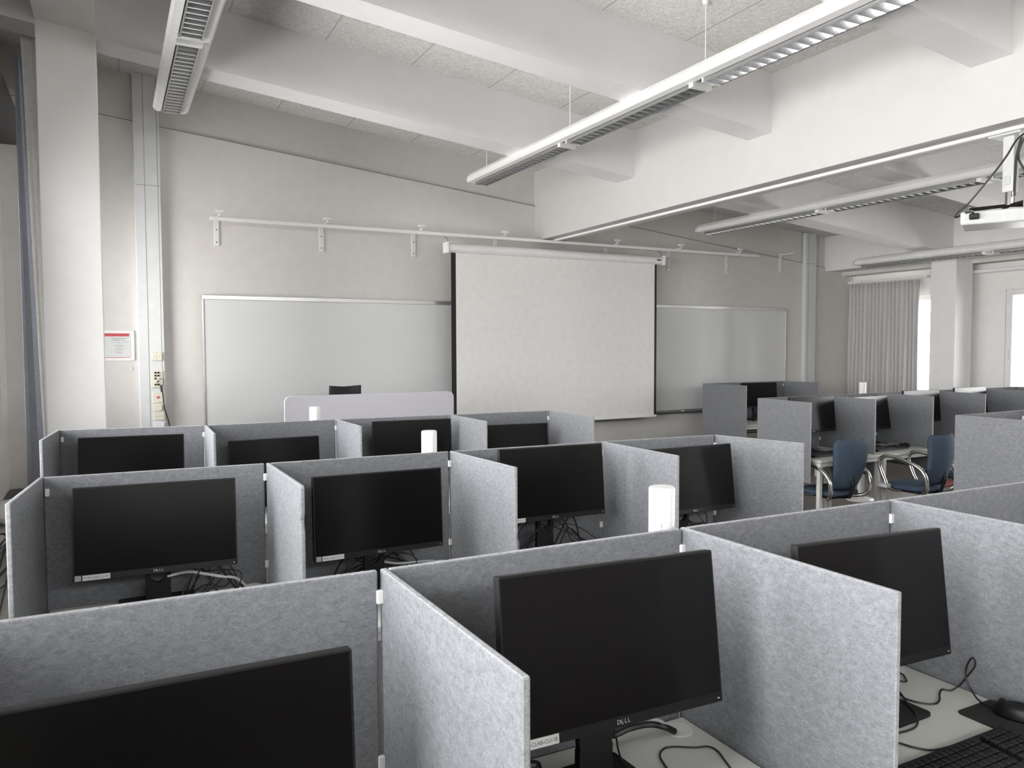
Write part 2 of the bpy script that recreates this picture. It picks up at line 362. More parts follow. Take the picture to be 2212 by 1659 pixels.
for s_, z_, sz in (('INFORMATION FOR AN', 1.768, .0125), ('EMERGENCY CALL', 1.751, .0125), ('IN CASE OF EMERGENCY, CALL THE NUMBER', 1.734, .0072), ('112', 1.718, .012),
                   ('ADDRESS AND FLOOR', 1.703, .008), ('OF THE ROOM', 1.694, .007), ('FIRST AID POINT', 1.673, .008), ('IN THE LOBBY', 1.664, .007), ('ASSEMBLY POINT', 1.643, .008), ('OUTSIDE', 1.634, .007)):
    text_mb(s_, sz, place(.083, D-.0148, z_)).build('text_line', 'ink', t)
tag(MB().tube([(.175,D-.001,1.49),(.175,D-.012,1.49)], .010, 12).build('wall_hook', 'white_metal'), 'tiny white wall knob below the notice', 'hook')
trim(MB().sweep([(WL,D-.001,zt(WL)-.004),(9.34,D-.001,zt(9.34)-.004),(9.34,D-.001,zt(9.34)+.004),(WL,D-.001,zt(WL)+.004)], (0,.018,0)), 'seam_grey')   # dark strip painting the shadow line at the lining edge seam
# whiteboards
def board(x0, x1, z0, z1, label, grp=None):
    t = thing('whiteboard', ((x0+x1)/2, D-.02, z0), label, 'whiteboard', grp)
    MB().box(x0, x1, D-.022, D, z0, z1).build('board', 'whiteboard', t)
    f = MB(); w_ = .018
    f.box(x0-.004, x0+w_*.6, D-.030, D, z0, z1); f.box(x1-w_*.6, x1+.004, D-.030, D, z0, z1)
    f.box(x0-.004, x1+.004, D-.030, D, z0-.004, z0+w_*.6); f.box(x0-.004, x1+.004, D-.036, D, z1-.035, z1+.004)
    f.build('frame', 'alu', t, bevel=.002)
    MB().box(x0+.2, x1-.2, D-.09, D-.02, z0-.03, z0-.015).build('pen_tray', 'dark_grey', t, bevel=.003)
    return t
board(.80, 4.55, .875, 2.185, 'large matte white board left of the projection screen')
t = board(4.6, 8.54, .845, 2.215, 'glossy whiteboard reflecting windows, right of the projection screen')
tag(MB().box(6.62, 6.66, D-.085, D-.06, .831, .85).build('board_marker', 'sticker', bevel=.005), 'small white marker lying in tray of the right whiteboard', 'marker')
# hanging rail with brackets
t = thing('hanging_rail', (4.4, 7.78, 2.9), 'long white rail on wall brackets above the whiteboards', 'rail')
MB().box(.865, 7.80, 7.765, 7.80, 2.878, 2.912).build('rail', 'white_metal', t, bevel=.004)
for x in (.945, 1.956, 2.957, 3.945, 5.468, 6.442, 7.437):
    b_ = MB().box(x-.023, x+.023, D-.012, D, 2.665, 2.935).build('bracket', 'white_metal', t, bevel=.003)
    MB().box(x-.006, x+.006, 7.73, D-.01, 2.917, 2.93).build('arm', 'white_metal', b_)
    MB().box(x-.006, x+.006, 7.735, 7.747, 2.925, 2.952).build('pin', 'white_metal', b_)
    MB().box(x-.035, x+.035, 7.722, 7.76, 2.95, 2.972).build('cap', 'white_metal', b_, bevel=.003)
    for z in (2.70, 2.82): MB().tube([(x,D-.011,z),(x,D-.014,z)], .006, 8).build('screw', 'dark_plastic', b_)
t = thing('wall_bracket', (8.435, D-.01, 2.72), 'single white bracket on wall beside right trunking, without rail', 'bracket')
MB().box(8.412, 8.458, D-.012, D, 2.72, 2.985).build('plate', 'white_metal', t, bevel=.003)
MB().box(8.43, 8.44, 7.76, D-.01, 2.96, 2.972).build('arm', 'white_metal', t)
# projection screen
sy = 7.72
def SX(px_x): return px_x*sy/8.0
t = thing('projection_screen', (4.65, sy, .84), 'pulled-down white projection screen with black side borders', 'projection screen')
x0, x1 = 3.30, 6.035
MB().box(x0-.02, x1+.005, sy-.002, sy+.002, .832, 2.72).build('border', 'black_border', t)
MB().box(x0+.035, x1-.03, sy-.0045, sy-.001, .832, 2.715).build('fabric', 'projection_fabric', t)
hb = MB(); pr = [(math.cos(a)*.052, math.sin(a)*.052) for a in [i*2*PI/12+PI/12 for i in range(12)]]
hb.sweep([(x0-.055, sy+p, 2.745+q) for p, q in pr], (x1-x0+.15, 0, 0)); hb.build('housing', 'white_metal', t, smooth=True)
for xx in (x0-.075, x1+.09): MB().box(xx-.018, xx+.018, sy-.058, sy+.058, 2.685, 2.805).build('end_cap', 'white_metal', t, bevel=.012)
MB().box(x1-.03, x1+.03, sy-.0555, sy-.05, 2.737, 2.753).build('nameplate', 'ink', t)
MB().box(x0-.02, x1+.005, sy-.018, sy+.018, .805, .835).build('bottom_bar', 'white_metal', t, bevel=.006)
for xx in (x0-.06, x1+.075): MB().tube(rsmooth([(xx,sy,2.80),(xx+.012,sy+.02,2.84),(xx-.008,sy+.04,2.86),(xx,sy+.06,2.885)]), .005, 6).build('hook_chain', 'chrome', t)

# ------------------------------------------------------------------ lamps
def lamp(X, Y1, zb, mods, label, wires, lit=()):
    """mods: list of y joints from far to near; zb bottom height"""
    ye = mods[-1]
    t = thing('pendant_lamp', (X, (Y1+ye)/2, zb), label, 'lamp', 'louvred lamp rows hanging from the ceiling')
    pr = [(-.122,.002),(-.138,.020),(-.134,.050),(-.110,.082),(-.060,.095),(.060,.095),(.110,.082),(.134,.050),(.138,.020),(.122,.002),(.072,-.006),(.068,.035),(-.068,.035),(-.072,-.006)]
    hb = MB()
    a = Y1-.05
    hb.sweep([(X+p, a, zb+q) for p, q in pr], (0, ye-a, 0)); hb.build('housing', 'white_metal', t, bevel=.003)
    cap = MB(); pc = [(-.138,.020),(-.134,.050),(-.110,.082),(.110,.082),(.134,.050),(.138,.020),(.122,.002),(-.122,.002)]
    cap.add([(X+p, a, zb+q) for p, q in pc]+[(X+p*.86, Y1, zb+.006+q*.75) for p, q in pc],
        [tuple(range(8)), tuple(range(15,7,-1))]+[(i,(i+1)%8,(i+1)%8+8,i+8) for i in range(8)])
    cap.build('end_cap', 'white_metal', t)
    ys = [Y1-.10]+mods
    for i in range(len(ys)-1):
        ya, yb = ys[i]-(.07 if i else 0), ys[i+1]+.07
        lv = MB()
        for sg in (-1, 1):
            lv.sweep([(X+sg*.0695,ya,zb+.034),(X+sg*.0675,ya,zb+.034),(X+sg*.060,ya,zb-.028),(X+sg*.066,ya,zb-.030)], (0,yb-ya,0))
        n_ = int(abs(ya-yb)/.076)
        for j in range(n_+1):
            y = ya-(ya-yb)*j/n_
            lv.add([(X-.062,y-.001,zb-.027),(X+.062,y-.001,zb-.027),(X+.066,y-.013,zb+.030),(X-.066,y-.013,zb+.030),
                    (X-.062,y+.001,zb-.027),(X+.062,y+.001,zb-.027),(X+.066,y+.013,zb+.030),(X-.066,y+.013,zb+.030)],
                   [(0,1,2,3),(7,6,5,4),(0,4,5,1),(2,6,7,3)])
        l_ = lv.build('louvre', 'louvre', t)
        if i < len(ys)-2 or True:
            MB().box(X-.080, X+.080, yb-.045, yb-.004, zb-.032, zb+.004).build('joint_plate', 'white_metal', t, bevel=.003)
            if i: MB().box(X-.080, X+.080, ya+.002, ya+.014, zb-.032, zb+.004).build('joint_strip', 'white_metal', t, bevel=.002)
            else: MB().box(X-.080, X+.080, ya+.002, ya+.010, zb-.020, zb+.006).build('joint_strip', 'white_metal', t, bevel=.002)
        MB().tube([(X,ya-.02,zb+.030),(X,yb+.02,zb+.030)], .013, 12).build('tube', 'lit_tube' if i in lit else 'tower_white', t)
    for y in wires:
        top = (zl(X) if X < 4.6 else zr(X))+c
        wr = MB().tube([(X,y,zb+.145),(X,y,top)], .0042 if wires.index(y) < 2 and X < 4.6 else .003, 6)
        wr.tube([(X-.045,y,zb+.093),(X,y,zb+.15),(X+.045,y,zb+.093)], .0025, 5); wr.build('suspension_wire', 'white_metal', t)
        MB().cyl(X, y, top-.022, top+.004, .016, 14, .024).build('ceiling_rose', 'white_metal', t)
    return t
lamp(3.38, 7.26, 3.345, [5.46, 3.84, 2.22, .6, -1.0], 'longest white louvred lamp crossing the top right of the girder', [7.03, 5.456, 3.84, 2.22, .6], lit=(2, 3))
lamp(.50, 7.12, 3.635, [5.36, 3.74, 2.12, .5], 'white louvred lamp seen from below beside the left pillar', [6.9, 5.25, 3.66, 2.0])
lamp(6.35, 7.24, 3.035, [5.44, 3.82, 2.2, .6], 'white louvred lamp behind the girder, left of the projector', [7.03, 5.46, 3.84, 2.2])
lamp(9.10, 7.24, 2.770, [5.44, 3.82, 2.2, .6], 'white louvred lamp farthest right, over the curtain', [7.03, 5.46, 3.84, 2.2])

# ------------------------------------------------------------------ projector and its mount
mx_, my_ = 4.63, 2.67
t = thing('projector_mount', (mx_, my_, 2.5), 'white metal column projector mount under the girder', 'projector mount')
MB().box(mx_-.075, mx_+.075, my_-.09, my_+.09, 2.875, 2.887).build('ceiling_plate', 'mount_metal', t, bevel=.003)
MB().box(mx_-.028, mx_+.028, my_-.032, my_+.032, 2.56, 2.88).build('column', 'mount_metal', t, bevel=.005)
MB().box(mx_-.034, mx_-.022, my_-.016, my_+.016, 2.60, 2.65).build('slot_cover', 'grey_plastic', t, bevel=.004)
MB().cyl(mx_, my_, 2.485, 2.565, .024, 16).build('ball_joint', 'chrome', t)
ar = MB()
for dx, dy in ((-.11,.17),(.11,.12),(.13,-.17),(-.09,-.13)): ar.tube([(mx_,my_,2.485),(mx_+dx,my_+dy,2.478)], .010, 8)
ar.build('arm', 'black_plastic', t)
for dx, dy in ((-.11,.17),(.11,.12),(.13,-.17),(-.09,-.13)): MB().cyl(mx_+dx, my_+dy, 2.44, 2.49, .007, 8).build('bolt', 'chrome', t)
d1 = Vector((.5,-.866,0)); d2 = Vector((.866,.5,0)); A0 = Vector((4.35,2.784,0))
def pb(mb, a0, a1, b0, b1, z0, z1):
    P = [A0+d1*a0+d2*b0, A0+d1*a1+d2*b0, A0+d1*a1+d2*b1, A0+d1*a0+d2*b1]
    return mb.prism([(p.x, p.y) for p in P], z0, z1)
ctr = A0+d1*.20+d2*.15
t = thing('projector', (ctr.x, ctr.y, 2.335), 'white ceiling projector hanging at the right edge of the picture', 'projector')
pb(MB(), 0, .42, 0, .30, 2.366, 2.442).build('body', 'projector_shell', t, bevel=.012)
g = MB()
for i in range(9): pb(g, .12, .20, -.002, .002, 2.376+i*.006, 2.379+i*.006)
g.build('vent_grille', 'grey_plastic', t)
g = MB()
for i in range(9): pb(g, .215, .30, -.002, .002, 2.376+i*.006, 2.379+i*.006)
g.build('vent_grille', 'grey_plastic', t)
pb(MB(), .33, .37, -.003, .001, 2.36, 2.41).build('port_panel', 'grey_plastic', t)
lp = A0+d1*.1+d2*.30
MB().tube([lp-d2*.02, lp+d2*.03], .026, 20).xf(Matrix.Translation((0,0,2.404))).build('lens', 'black_plastic', t)
for a, b in ((.05,.05),(.37,.05),(.05,.25),(.37,.25)):
    p = A0+d1*a+d2*b; MB().cyl(p.x, p.y, 2.438, 2.452, .012, 12).build('foot', 'grey_plastic', t)
t = thing('power_cable', (4.5, 2.7, 2.42), 'black power cable looping from girder down to the projector plug', 'cable')
p0 = A0+d1*.075+d2*(-.02)
MB().tube(rsmooth([(4.56,2.54,2.87),(4.52,2.58,2.82),(4.50,2.62,2.74),(4.48,2.69,2.64),(4.46,2.80,2.51),(4.44,2.86,2.455),(4.43,2.86,2.43),(p0.x-.02,p0.y+.02,2.435),(p0.x,p0.y,2.415)], 8), .0055).build('lead', 'cable', t, smooth=True)
pb(MB(), .045, .095, -.035, .002, 2.393, 2.425).build('plug', 'black_plastic', t, bevel=.006)
t = thing('data_cable', (4.62, 2.6, 2.5), 'black data cable hanging along the projector mount column', 'cable')
MB().tube(rsmooth([(4.61,2.60,2.87),(4.605,2.625,2.75),(4.605,2.63,2.62),(4.61,2.635,2.53)], 8), .0065).build('lead', 'cable', t, smooth=True)
MB().tube(rsmooth([(4.60,2.58,2.85),(4.612,2.62,2.76),(4.63,2.60,2.68),(4.66,2.54,2.56),(4.66,2.50,2.47)], 8), .006).build('branch', 'cable', t, smooth=True)
tag(MB().box(4.56, 4.63, 2.40, 2.555, 2.85, 2.885).build('junction_box', 'mount_metal', bevel=.008), 'white cable junction box under the girder beside the projector mount', 'junction box')

# ------------------------------------------------------------------ privacy screens and desks
ZT, ZB, DT = 1.21, .53, .725
TH = .016
def wallbox(mb, a, b, off, th, z0, z1):
    """upright slab from a to b (xy), shifted sideways"""
    a, b = Vector(a), Vector(b); d = (b-a).normalized(); n_ = Vector((-d.y, d.x))
    P = [a+n_*off, b+n_*off, b+n_*(off+th), a+n_*(off+th)]
    return mb.prism([(p.x, p.y) for p in P], z0, z1)
def clip(parent, x, y, z): MB().box(x-.007, x+.007, y-.010, y+.003, z-.014, z+.014).build('clip', 'white_metal', parent, bevel=.002)
def divider(cL, cR, eL, label, grp, eR=None, clipL=False, ztop=ZT, dent=False):
    base = ((cL[0]+cR[0])/2, (cL[1]+cR[1])/2, ZB)
    t = thing('privacy_screen', base, label, 'desk screen', grp)
    a = Vector(cL); b = Vector(cR); d = (b-a).normalized()
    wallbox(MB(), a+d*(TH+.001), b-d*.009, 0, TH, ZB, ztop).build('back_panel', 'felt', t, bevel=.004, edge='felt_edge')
    e = Vector(eL)
    dd = (a-e).normalized()
    sp = MB()
    if dent:
        nn = Vector((-dd.y, dd.x))*TH; ln = (a-e).length+TH
        pr = [(0,ZB),(ln,ZB),(ln,ztop),(.012,ztop),(.003,ztop-.004),(0,ztop-.012),(.001,1.115),(.010,1.09),(.007,1.07),(0,1.045)]
        sp.sweep([(e.x+dd.x*p-nn.x, e.y+dd.y*p-nn.y, z) for p, z in pr], (nn.x, nn.y, 0))
    else: wallbox(sp, e, a+dd*TH, -TH, TH, ZB, ztop)
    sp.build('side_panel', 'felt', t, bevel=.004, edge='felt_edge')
    for z in (ztop-.055, .80): clip(t, b.x-.006, b.y+.002, z)
    if clipL: clip(t, a.x+TH+.012, a.y-.006, ztop-.055)
    if eR:
        e = Vector(eR); dd = (b-e).normalized()
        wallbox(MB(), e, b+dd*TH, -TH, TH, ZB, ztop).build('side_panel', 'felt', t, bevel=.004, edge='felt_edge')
    return t
def desk(cL, cR, label, grp, front=.68, grom=True):
    xL, xR = cL[0]+.026, cR[0]-.012; yL, yR = cL[1]-.014, cR[1]-.014
    sl = (yR-yL)/(xR-xL)
    t = thing('computer_desk', ((xL+xR)/2, (yL+yR)/2-front/2, 0), label, 'desk', grp)
    MB().prism([(xL,yL-front),(xR,yR-front),(xR,yR),(xL,yL)], .703, DT).build('tabletop', 'desk_top', t, bevel=.003)
    fr = MB()
    fr.prism([(xL+.02,yL-front+.015),(xR-.02,yR-front+.015),(xR-.02,yR-front+.04),(xL+.02,yL-front+.04)], .668, .703)
    fr.prism([(xL+.02,yL-.05),(xR-.02,yR-.05),(xR-.02,yR-.025),(xL+.02,yL-.025)], .668, .703)
    for x, y in ((xL+.015,yL),(xR-.04,yR)): fr.box(x, x+.025, y-front+.02, y-.03, .668, .703)
    fr.build('frame', 'desk_frame', t, bevel=.002)
    for x in (xL+.001, xR-.037):
        for dy in (-front+.012, -.055):
            y = yL+dy+(0 if x < (xL+xR)/2 else sl*(xR-xL))
            MB().box(x, x+.035, y, y+.035, 0, .70).build('leg', 'desk_frame', t, bevel=.003)
    MB().box(xL+.12, xR-.12, yL-.24, yL-.10, .585, .60).build('cable_tray', 'desk_frame', t, bevel=.003)
    if grom:
        MB().cyl(xR-.055, yL-.055, DT, DT+.0025, .036, 28).build('grommet', 'desk_frame', t)
    return t
G1, G2, G3, G4 = 'felt screens of the nearest row', 'felt screens of the second row', 'felt screens of the third row', 'felt screens of the right block'
R1c = [(-.305,1.56),(.495,1.545),(1.296,1.540),(2.09,1.528),(2.89,1.515)]
R1e = [(-.305,.95),(.503,.942),(1.309,.943),(2.095,.93),(2.90,.92)]
R2c = [(-.241,3.255),(.553,3.219),(1.349,3.194),(2.143,3.160),(2.83,3.112)]
R2e = [(-.292,2.755),(.560,2.632),(1.384,2.645),(2.145,2.597),(2.95,2.64)]
R3c = [(-.282,5.13),(.501,5.00),(1.307,5.00),(2.093,4.95),(2.862,4.915)]
R3e = [(-.331,4.606),(.490,4.489),(1.310,4.489),(2.10,4.406),(2.87,4.347)]
w1 = ['nearest felt desk screen at bottom left behind the cropped monitor', 'nearest-row felt screen around the large central monitor', 'nearest-row felt screen around the desk with mouse pad', 'nearest-row felt screen cut off by the right edge']
w2 = ['second-row felt screen around the leftmost monitor, at left edge', 'second-row felt screen, second cell from the left, with a dented edge', 'second-row felt screen, third cell from the left, with taller monitor', 'second-row felt screen, right end cell beside the aisle']
w3 = ['third-row felt screen at left, in front of the white pillar', 'third-row felt screen, second cell, below the trunking and whiteboard edge', 'third-row felt screen, third cell, in front of the light desk panel', 'third-row felt screen, right end cell, below the projection screen']
wd1 = ['white desk under the cropped bottom left monitor', 'white desk with looping thin cable under the central monitor', 'white desk with keyboard and mouse pad at bottom right', 'white desk at the near right corner, behind the felt side panel']
wd2 = ['white desk with white cable, second row left end', 'white desk, second row, second from left, under tangled black cables', 'white desk, second row, third from left', 'white desk, second row, beside the aisle']
wd3 = ['hidden white desk of the third row, left end', 'hidden white desk of the third row, second cell', 'hidden white desk of the third row, third cell', 'hidden white desk of the third row, beside the aisle']
for cs, es, ws, ds, g_, gd in ((R1c,R1e,w1,wd1,G1,'desks of the nearest row'), (R2c,R2e,w2,wd2,G2,'desks of the second row'), (R3c,R3e,w3,wd3,G3,'desks of the third row')):
    for i in range(4):
        divider(cs[i], cs[i+1], es[i], ws[i], g_, eR=es[4] if i == 3 else None, clipL=(i == 0 and cs is not R1c), dent=(i == 1 and cs is R2c))
        desk(cs[i], cs[i+1], ds[i], gd)
# right block
RBc = [(5.20+.8*i, 5.165) for i in range(6)]
RBe = [(5.155+.8*i, 4.54) for i in range(6)]
wr = ['right-block felt screen, left end, around the nearest blue chair desk', 'right-block felt screen, second cell, over the keyboard and mouse', 'right-block felt screen, third cell, behind the second blue chair', 'right-block felt screen, fourth cell, before the right pillar', 'right-block felt screen, fifth cell, mostly outside the right edge']
wdr = ['white desk in front of the first blue chair', 'white desk with keyboard in front of the second blue chair', 'white desk behind the second blue chair', 'white desk of the right block, fourth cell', 'white desk of the right block, fifth cell']
for i in range(5):
    divider(RBc[i], RBc[i+1], RBe[i], wr[i], G4, eR=RBe[5] if i == 4 else None, clipL=i == 0)
    desk(RBc[i], RBc[i+1], wdr[i], 'desks of the right block', front=.665)
divider((6.70,7.60), (8.10,7.60), (6.765,6.92), 'far felt screen in front of the right whiteboard', G4, eR=(8.17,7.07), clipL=True, ztop=ZT)
desk((6.76,7.60), (8.10,7.60), 'far white desk in front of the right whiteboard', 'desks of the right block', front=.62)
RN = [(5.05,3.22),(5.85,3.24),(6.65,3.26)]
divider(RN[0], RN[1], (5.06,2.62), 'felt screen at right edge, in front of the blue chairs', G4, clipL=True)
desk(RN[0], RN[1], 'white desk hidden behind felt screen at the right edge', 'desks of the right block')
divider(RN[1], RN[2], (5.86,2.62), 'felt screen cut off by right edge, in front of the third blue chair', G4, eR=(6.66,2.62))
desk(RN[1], RN[2], 'white desk cut off by the right edge in front of the third blue chair', 'desks of the right block')

# ------------------------------------------------------------------ monitors
MW, MH = .538, .322
def monitor(x, y, z, a, tl, ro, label, grp, sticker=None, square=False, basedx=0, hasbase=True, led=True, bb=.19):
    z += H
    rtv = Vector((math.cos(a), math.sin(a), 0)); nr = Vector((math.sin(a), -math.cos(a), 0))
    u0 = Vector((0,0,1))*math.cos(tl)-nr*math.sin(tl)
    rv = rtv*math.cos(ro)+u0*math.sin(ro); uv = u0*math.cos(ro)-rtv*math.sin(ro); nv = rv.cross(uv)
    cx, cy = x-nr.x*.16+basedx, y-nr.y*.16
    t = thing('computer_monitor', (cx, cy, DT), label, 'monitor', grp)
    Mx = Matrix(((rv.x,uv.x,nv.x,x),(rv.y,uv.y,nv.y,y),(rv.z,uv.z,nv.z,z),(0,0,0,1)))  # local: x right, y up, z toward viewer
    pl = rrect(-MW/2, MW/2, -MH/2, MH/2, .004, 2)
    body = MB().prism(pl, -.020, 0).xf(Mx).build('housing', 'dark_plastic', t, bevel=.0015)
    bk = MB(); q0 = [(-.262,-.155),(.262,-.155),(.262,.154),(-.262,.154)]; q1 = [(-.20,-.11),(.20,-.11),(.20,.11),(-.20,.11)]
    bk.add([(p,q,-.020) for p,q in q0]+[(p,q,-.045) for p,q in q1], [(0,1,2,3),(7,6,5,4)]+[(i,(i+1)%4,(i+1)%4+4,i+4) for i in range(4)])
    bk.xf(Mx).build('back_cover', 'black_plastic', t, bevel=.004)
    MB().prism(rrect(-MW/2+.005, MW/2-.005, -MH/2+.022, MH/2-.005, .001, 1), -.001, .0006).xf(Mx).build('screen', 'screen', t)
    MB().prism([(-MW/2+.003,-MH/2+.003),(MW/2-.003,-MH/2+.003),(MW/2-.003,-MH/2+.021),(-MW/2+.003,-MH/2+.021)], -.001, .001).xf(Mx).build('bezel', 'black_plastic', t)
    lg = MB(); zl_ = .0014
    for ch, dx, sh, rot in (('D',-.0125,0,0),('E',-.0035,0,.40),('L',.0045,0,0),('L',.0125,0,0)):
        mm = Mx @ Matrix.Translation((dx, -MH/2+.0075, zl_)) @ Matrix.Rotation(rot, 4, 'Z') @ Matrix.Translation((0, -.001 if rot else 0, 0))
        q = text_mb(ch, .0125, mm); lg.add(q.v, q.f)
    lg.build('logo', 'logo', t)
    if led: MB().prism(rrect(MW/2-.016, MW/2-.010, -MH/2+.008, -MH/2+.0105, .001, 1), .0005, .0016).xf(Mx).build('power_light', 'logo', t)
    if sticker:
        s_ = MB().prism([(-MW/2+.030,-MH/2+.002),(-MW/2+.115,-MH/2+.002),(-MW/2+.115,-MH/2+.020),(-MW/2+.030,-MH/2+.020)], .0008, .0014).xf(Mx).build('name_label', 'sticker', t, label='white printed name label')
        text_mb(sticker, .0105, Mx @ Matrix.Translation((-MW/2+.0725, -MH/2+.0072, .0016))).build('label_text', 'ink', s_)
    if square:
        s_ = MB().prism([(-MW/2+.007,-MH/2+.002),(-MW/2+.026,-MH/2+.002),(-MW/2+.026,-MH/2+.021),(-MW/2+.007,-MH/2+.021)], .0008, .0014).xf(Mx).build('sticker', 'sticker_grey', t)
    # stand: neck with round cable hole, base
    zc = z-uv.z*.02
    Nb = Matrix(((rtv.x,nr.x,0,x+basedx*.0),(rtv.y,nr.y,0,y),(0,0,1,0),(0,0,0,1)))  # local x right, y toward viewer
    hb = Vector((0,-.085)); R_ = .026; hz = z-MH/2-.032
    k_ = 20; outer = []; inner = []
    zt_, zb_ = z+.05, DT+.010
    for i in range(k_):
        an = 2*PI*i/k_; cx_, sz_ = math.cos(an), math.sin(an); inner.append((cx_*R_, hz+sz_*R_))
        # map to rectangle edge (neck outline)
        hw = .043
        tx = hw/abs(cx_) if abs(cx_) > 1e-6 else 1e9; up_ = (.055)/abs(sz_) if abs(sz_) > 1e-6 else 1e9
        tt = min(tx, up_); outer.append((cx_*tt, hz+sz_*tt))
    nk = MB(); yb0, yb1 = -.075, -.093
    vs = [(p,yb0,q) for p,q in outer]+[(p,yb0,q) for p,q in inner]+[(p,yb1,q) for p,q in outer]+[(p,yb1,q) for p,q in inner]
    fs = []
    for i in range(k_):
        j = (i+1) % k_
        fs += [(i,j,j+k_,i+k_),(i+2*k_,i+3*k_,j+3*k_,j+2*k_),(i+k_,j+k_,j+3*k_,i+3*k_),(i,i+2*k_,j+2*k_,j)]
    nk.add(vs, fs)
    nk.box(-.043, .043, yb1, yb0, hz+.054, zt_); nk.box(-.043, .043, yb1, yb0, zb_, hz-.054)
    nk.xf(Nb).build('neck', 'black_plastic', t)
    MB().box(-.05, .05, -.076, -.035, z-.04, z+.05).xf(Nb).build('mount', 'black_plastic', t, bevel=.005)
    if hasbase:
        MB().prism(rrect(-.132+basedx, .132+basedx, -bb, .205-bb, .012, 3), DT+.0005, DT+.011).xf(Nb).build('base', 'dark_plastic', t, bevel=.002)
    return t
GM = 'black flat monitors on the desks'
monitor(.083, 1.257, -.668, -.005, .08, 0, 'black monitor cropped by the bottom left corner', GM)
monitor(.895, 1.259, -.596, .045, .156, -.038, 'large central black monitor labelled 18 in the nearest row', GM, 'PCRCLAB-CLI-18')
monitor(1.65, 1.237, -.625, .024, .14, -.04, 'black monitor at right, half behind the nearest felt panel', GM, basedx=.07)
monitor(.139, 3.033, -.643, -.001, .146, -.012, 'black monitor labelled 09 at the left end of the second row', GM, 'PCRCLAB-CLI-09', True)
monitor(.933, 2.918, -.649, .072, .076, -.015, 'black monitor labelled 10, second from left in second row', GM, 'PCRCLAB-CLI-10', True)
monitor(1.733, 2.932, -.598, .03, .101, -.012, 'black monitor labelled 11, third from left in second row', GM, 'PCRCLAB-CLI-11', True)
monitor(2.505, 2.908, -.644, .05, .134, -.01, 'black monitor behind the large white column, second row right end', GM)
monitor(.098, 4.81, -.648, -.096, .08, -.003, 'black monitor in the third row, below the white pillar', GM)
monitor(.876, 4.777, -.703, .064, .08, 0, 'low black monitor in the third row, second cell', GM)
monitor(1.764, 4.811, -.636, -.063, .08, -.003, 'black monitor in the third row, behind a white column', GM, bb=.14)
monitor(2.49, 4.769, -.696, -.085, .08, -.003, 'black monitor in the third row, right end below the projection screen', GM, bb=.14)
monitor(5.552, 4.86, -.603, -.037, .103, 0, 'black monitor with bright reflection above the nearest blue chair', GM)
monitor(6.353, 4.871, -.627, .085, .158, 0, 'black monitor above keyboard and mouse, right block second cell', GM)
monitor(7.162, 4.923, -.596, -.023, .084, 0, 'black monitor right block third cell, above second blue chair', GM)
monitor(8.0, 4.95, -.590, .0, .10, 0, 'black monitor right block fourth cell, farthest right', GM)
monitor(7.459, 7.392, -.626, -.159, .079, 0, 'black monitor on the far desk before the right whiteboard', GM)

# ------------------------------------------------------------------ keyboards, mice, pads
def keyboard(x, y, rz, label):
    t = thing('keyboard', (x, y, DT), label, 'keyboard', 'black keyboards on the desks')
    R = Matrix.Translation((x, y, DT)) @ Matrix.Rotation(rz, 4, 'Z')
    b_ = MB(); b_.sweep([(-.221,-.072,.001),(-.221,.072,.001),(-.221,.072,.018),(-.221,-.072,.010)], (.442,0,0)); b_.xf(R).build('case', 'black_plastic', t, bevel=.003)
    ks = MB()
    for r_ in range(6):
        for q in range(21):
            if (q in (15, 19) and r_ not in (0,)) and q == 15: continue
            if r_ == 0 and 4 <= q <= 9 and q != 4: continue
            x0_ = -.213+q*.0203; y0_ = -.064+r_*.0205; h_ = .011+.008*(r_/5)
            x1_ = x0_+.0175 if not (r_ == 0 and q == 4) else x0_+.0175+.0203*5
            ks.box(x0_, x1_, y0_, y0_+.0172, h_-.002, h_+.007)
    ks.xf(R).build('keys', 'dark_plastic', t, bevel=.0015)
    return t
def mouse(x, y, rz, label, z=DT):
    t = thing('mouse', (x, y, z), label, 'mouse', 'black mice on the desks')
    R = Matrix.Translation((x, y, z)) @ Matrix.Rotation(rz, 4, 'Z')
    mb = MB()
    def fn(u, v):
        a = v*2*PI; ph = u*PI/2; rr = math.cos(ph)**.55
        return (.031*rr*math.cos(a), .056*rr*math.sin(a), .004+.034*math.sin(ph)*(1-.12*math.sin(a)))
    mb.grid(fn, 8, 24); mb.add([(.031*math.cos(i*PI/12),.056*math.sin(i*PI/12),.001) for i in range(24)], [tuple(range(24))])
    mb.xf(R).build('shell', 'black_plastic', t, smooth=True)
    MB().tube([(-.004,.032,.030),(.004,.032,.030)], .009, 12).xf(R).build('scroll_wheel', 'dark_plastic', t)
    return t
keyboard(1.70, 1.025, 0, 'black keyboard at bottom right corner on the white desk')
tag(MB().prism(rrect(1.925, 2.078, 1.0, 1.213, .016, 4), DT, DT+.003).build('mouse_pad', 'rubber_pad'), 'black rounded mouse pad beside the keyboard at bottom right', 'mouse pad')
mouse(2.03, 1.12, .3, 'black mouse on the pad at bottom right', DT+.003)
keyboard(5.52, 4.70, .05, 'black keyboard on desk before the nearest blue chair')
keyboard(6.33, 4.70, .05, 'black keyboard on desk beside the second blue chair')
mouse(6.62, 4.73, 1.2, 'black mouse right of the keyboard near the second blue chair')

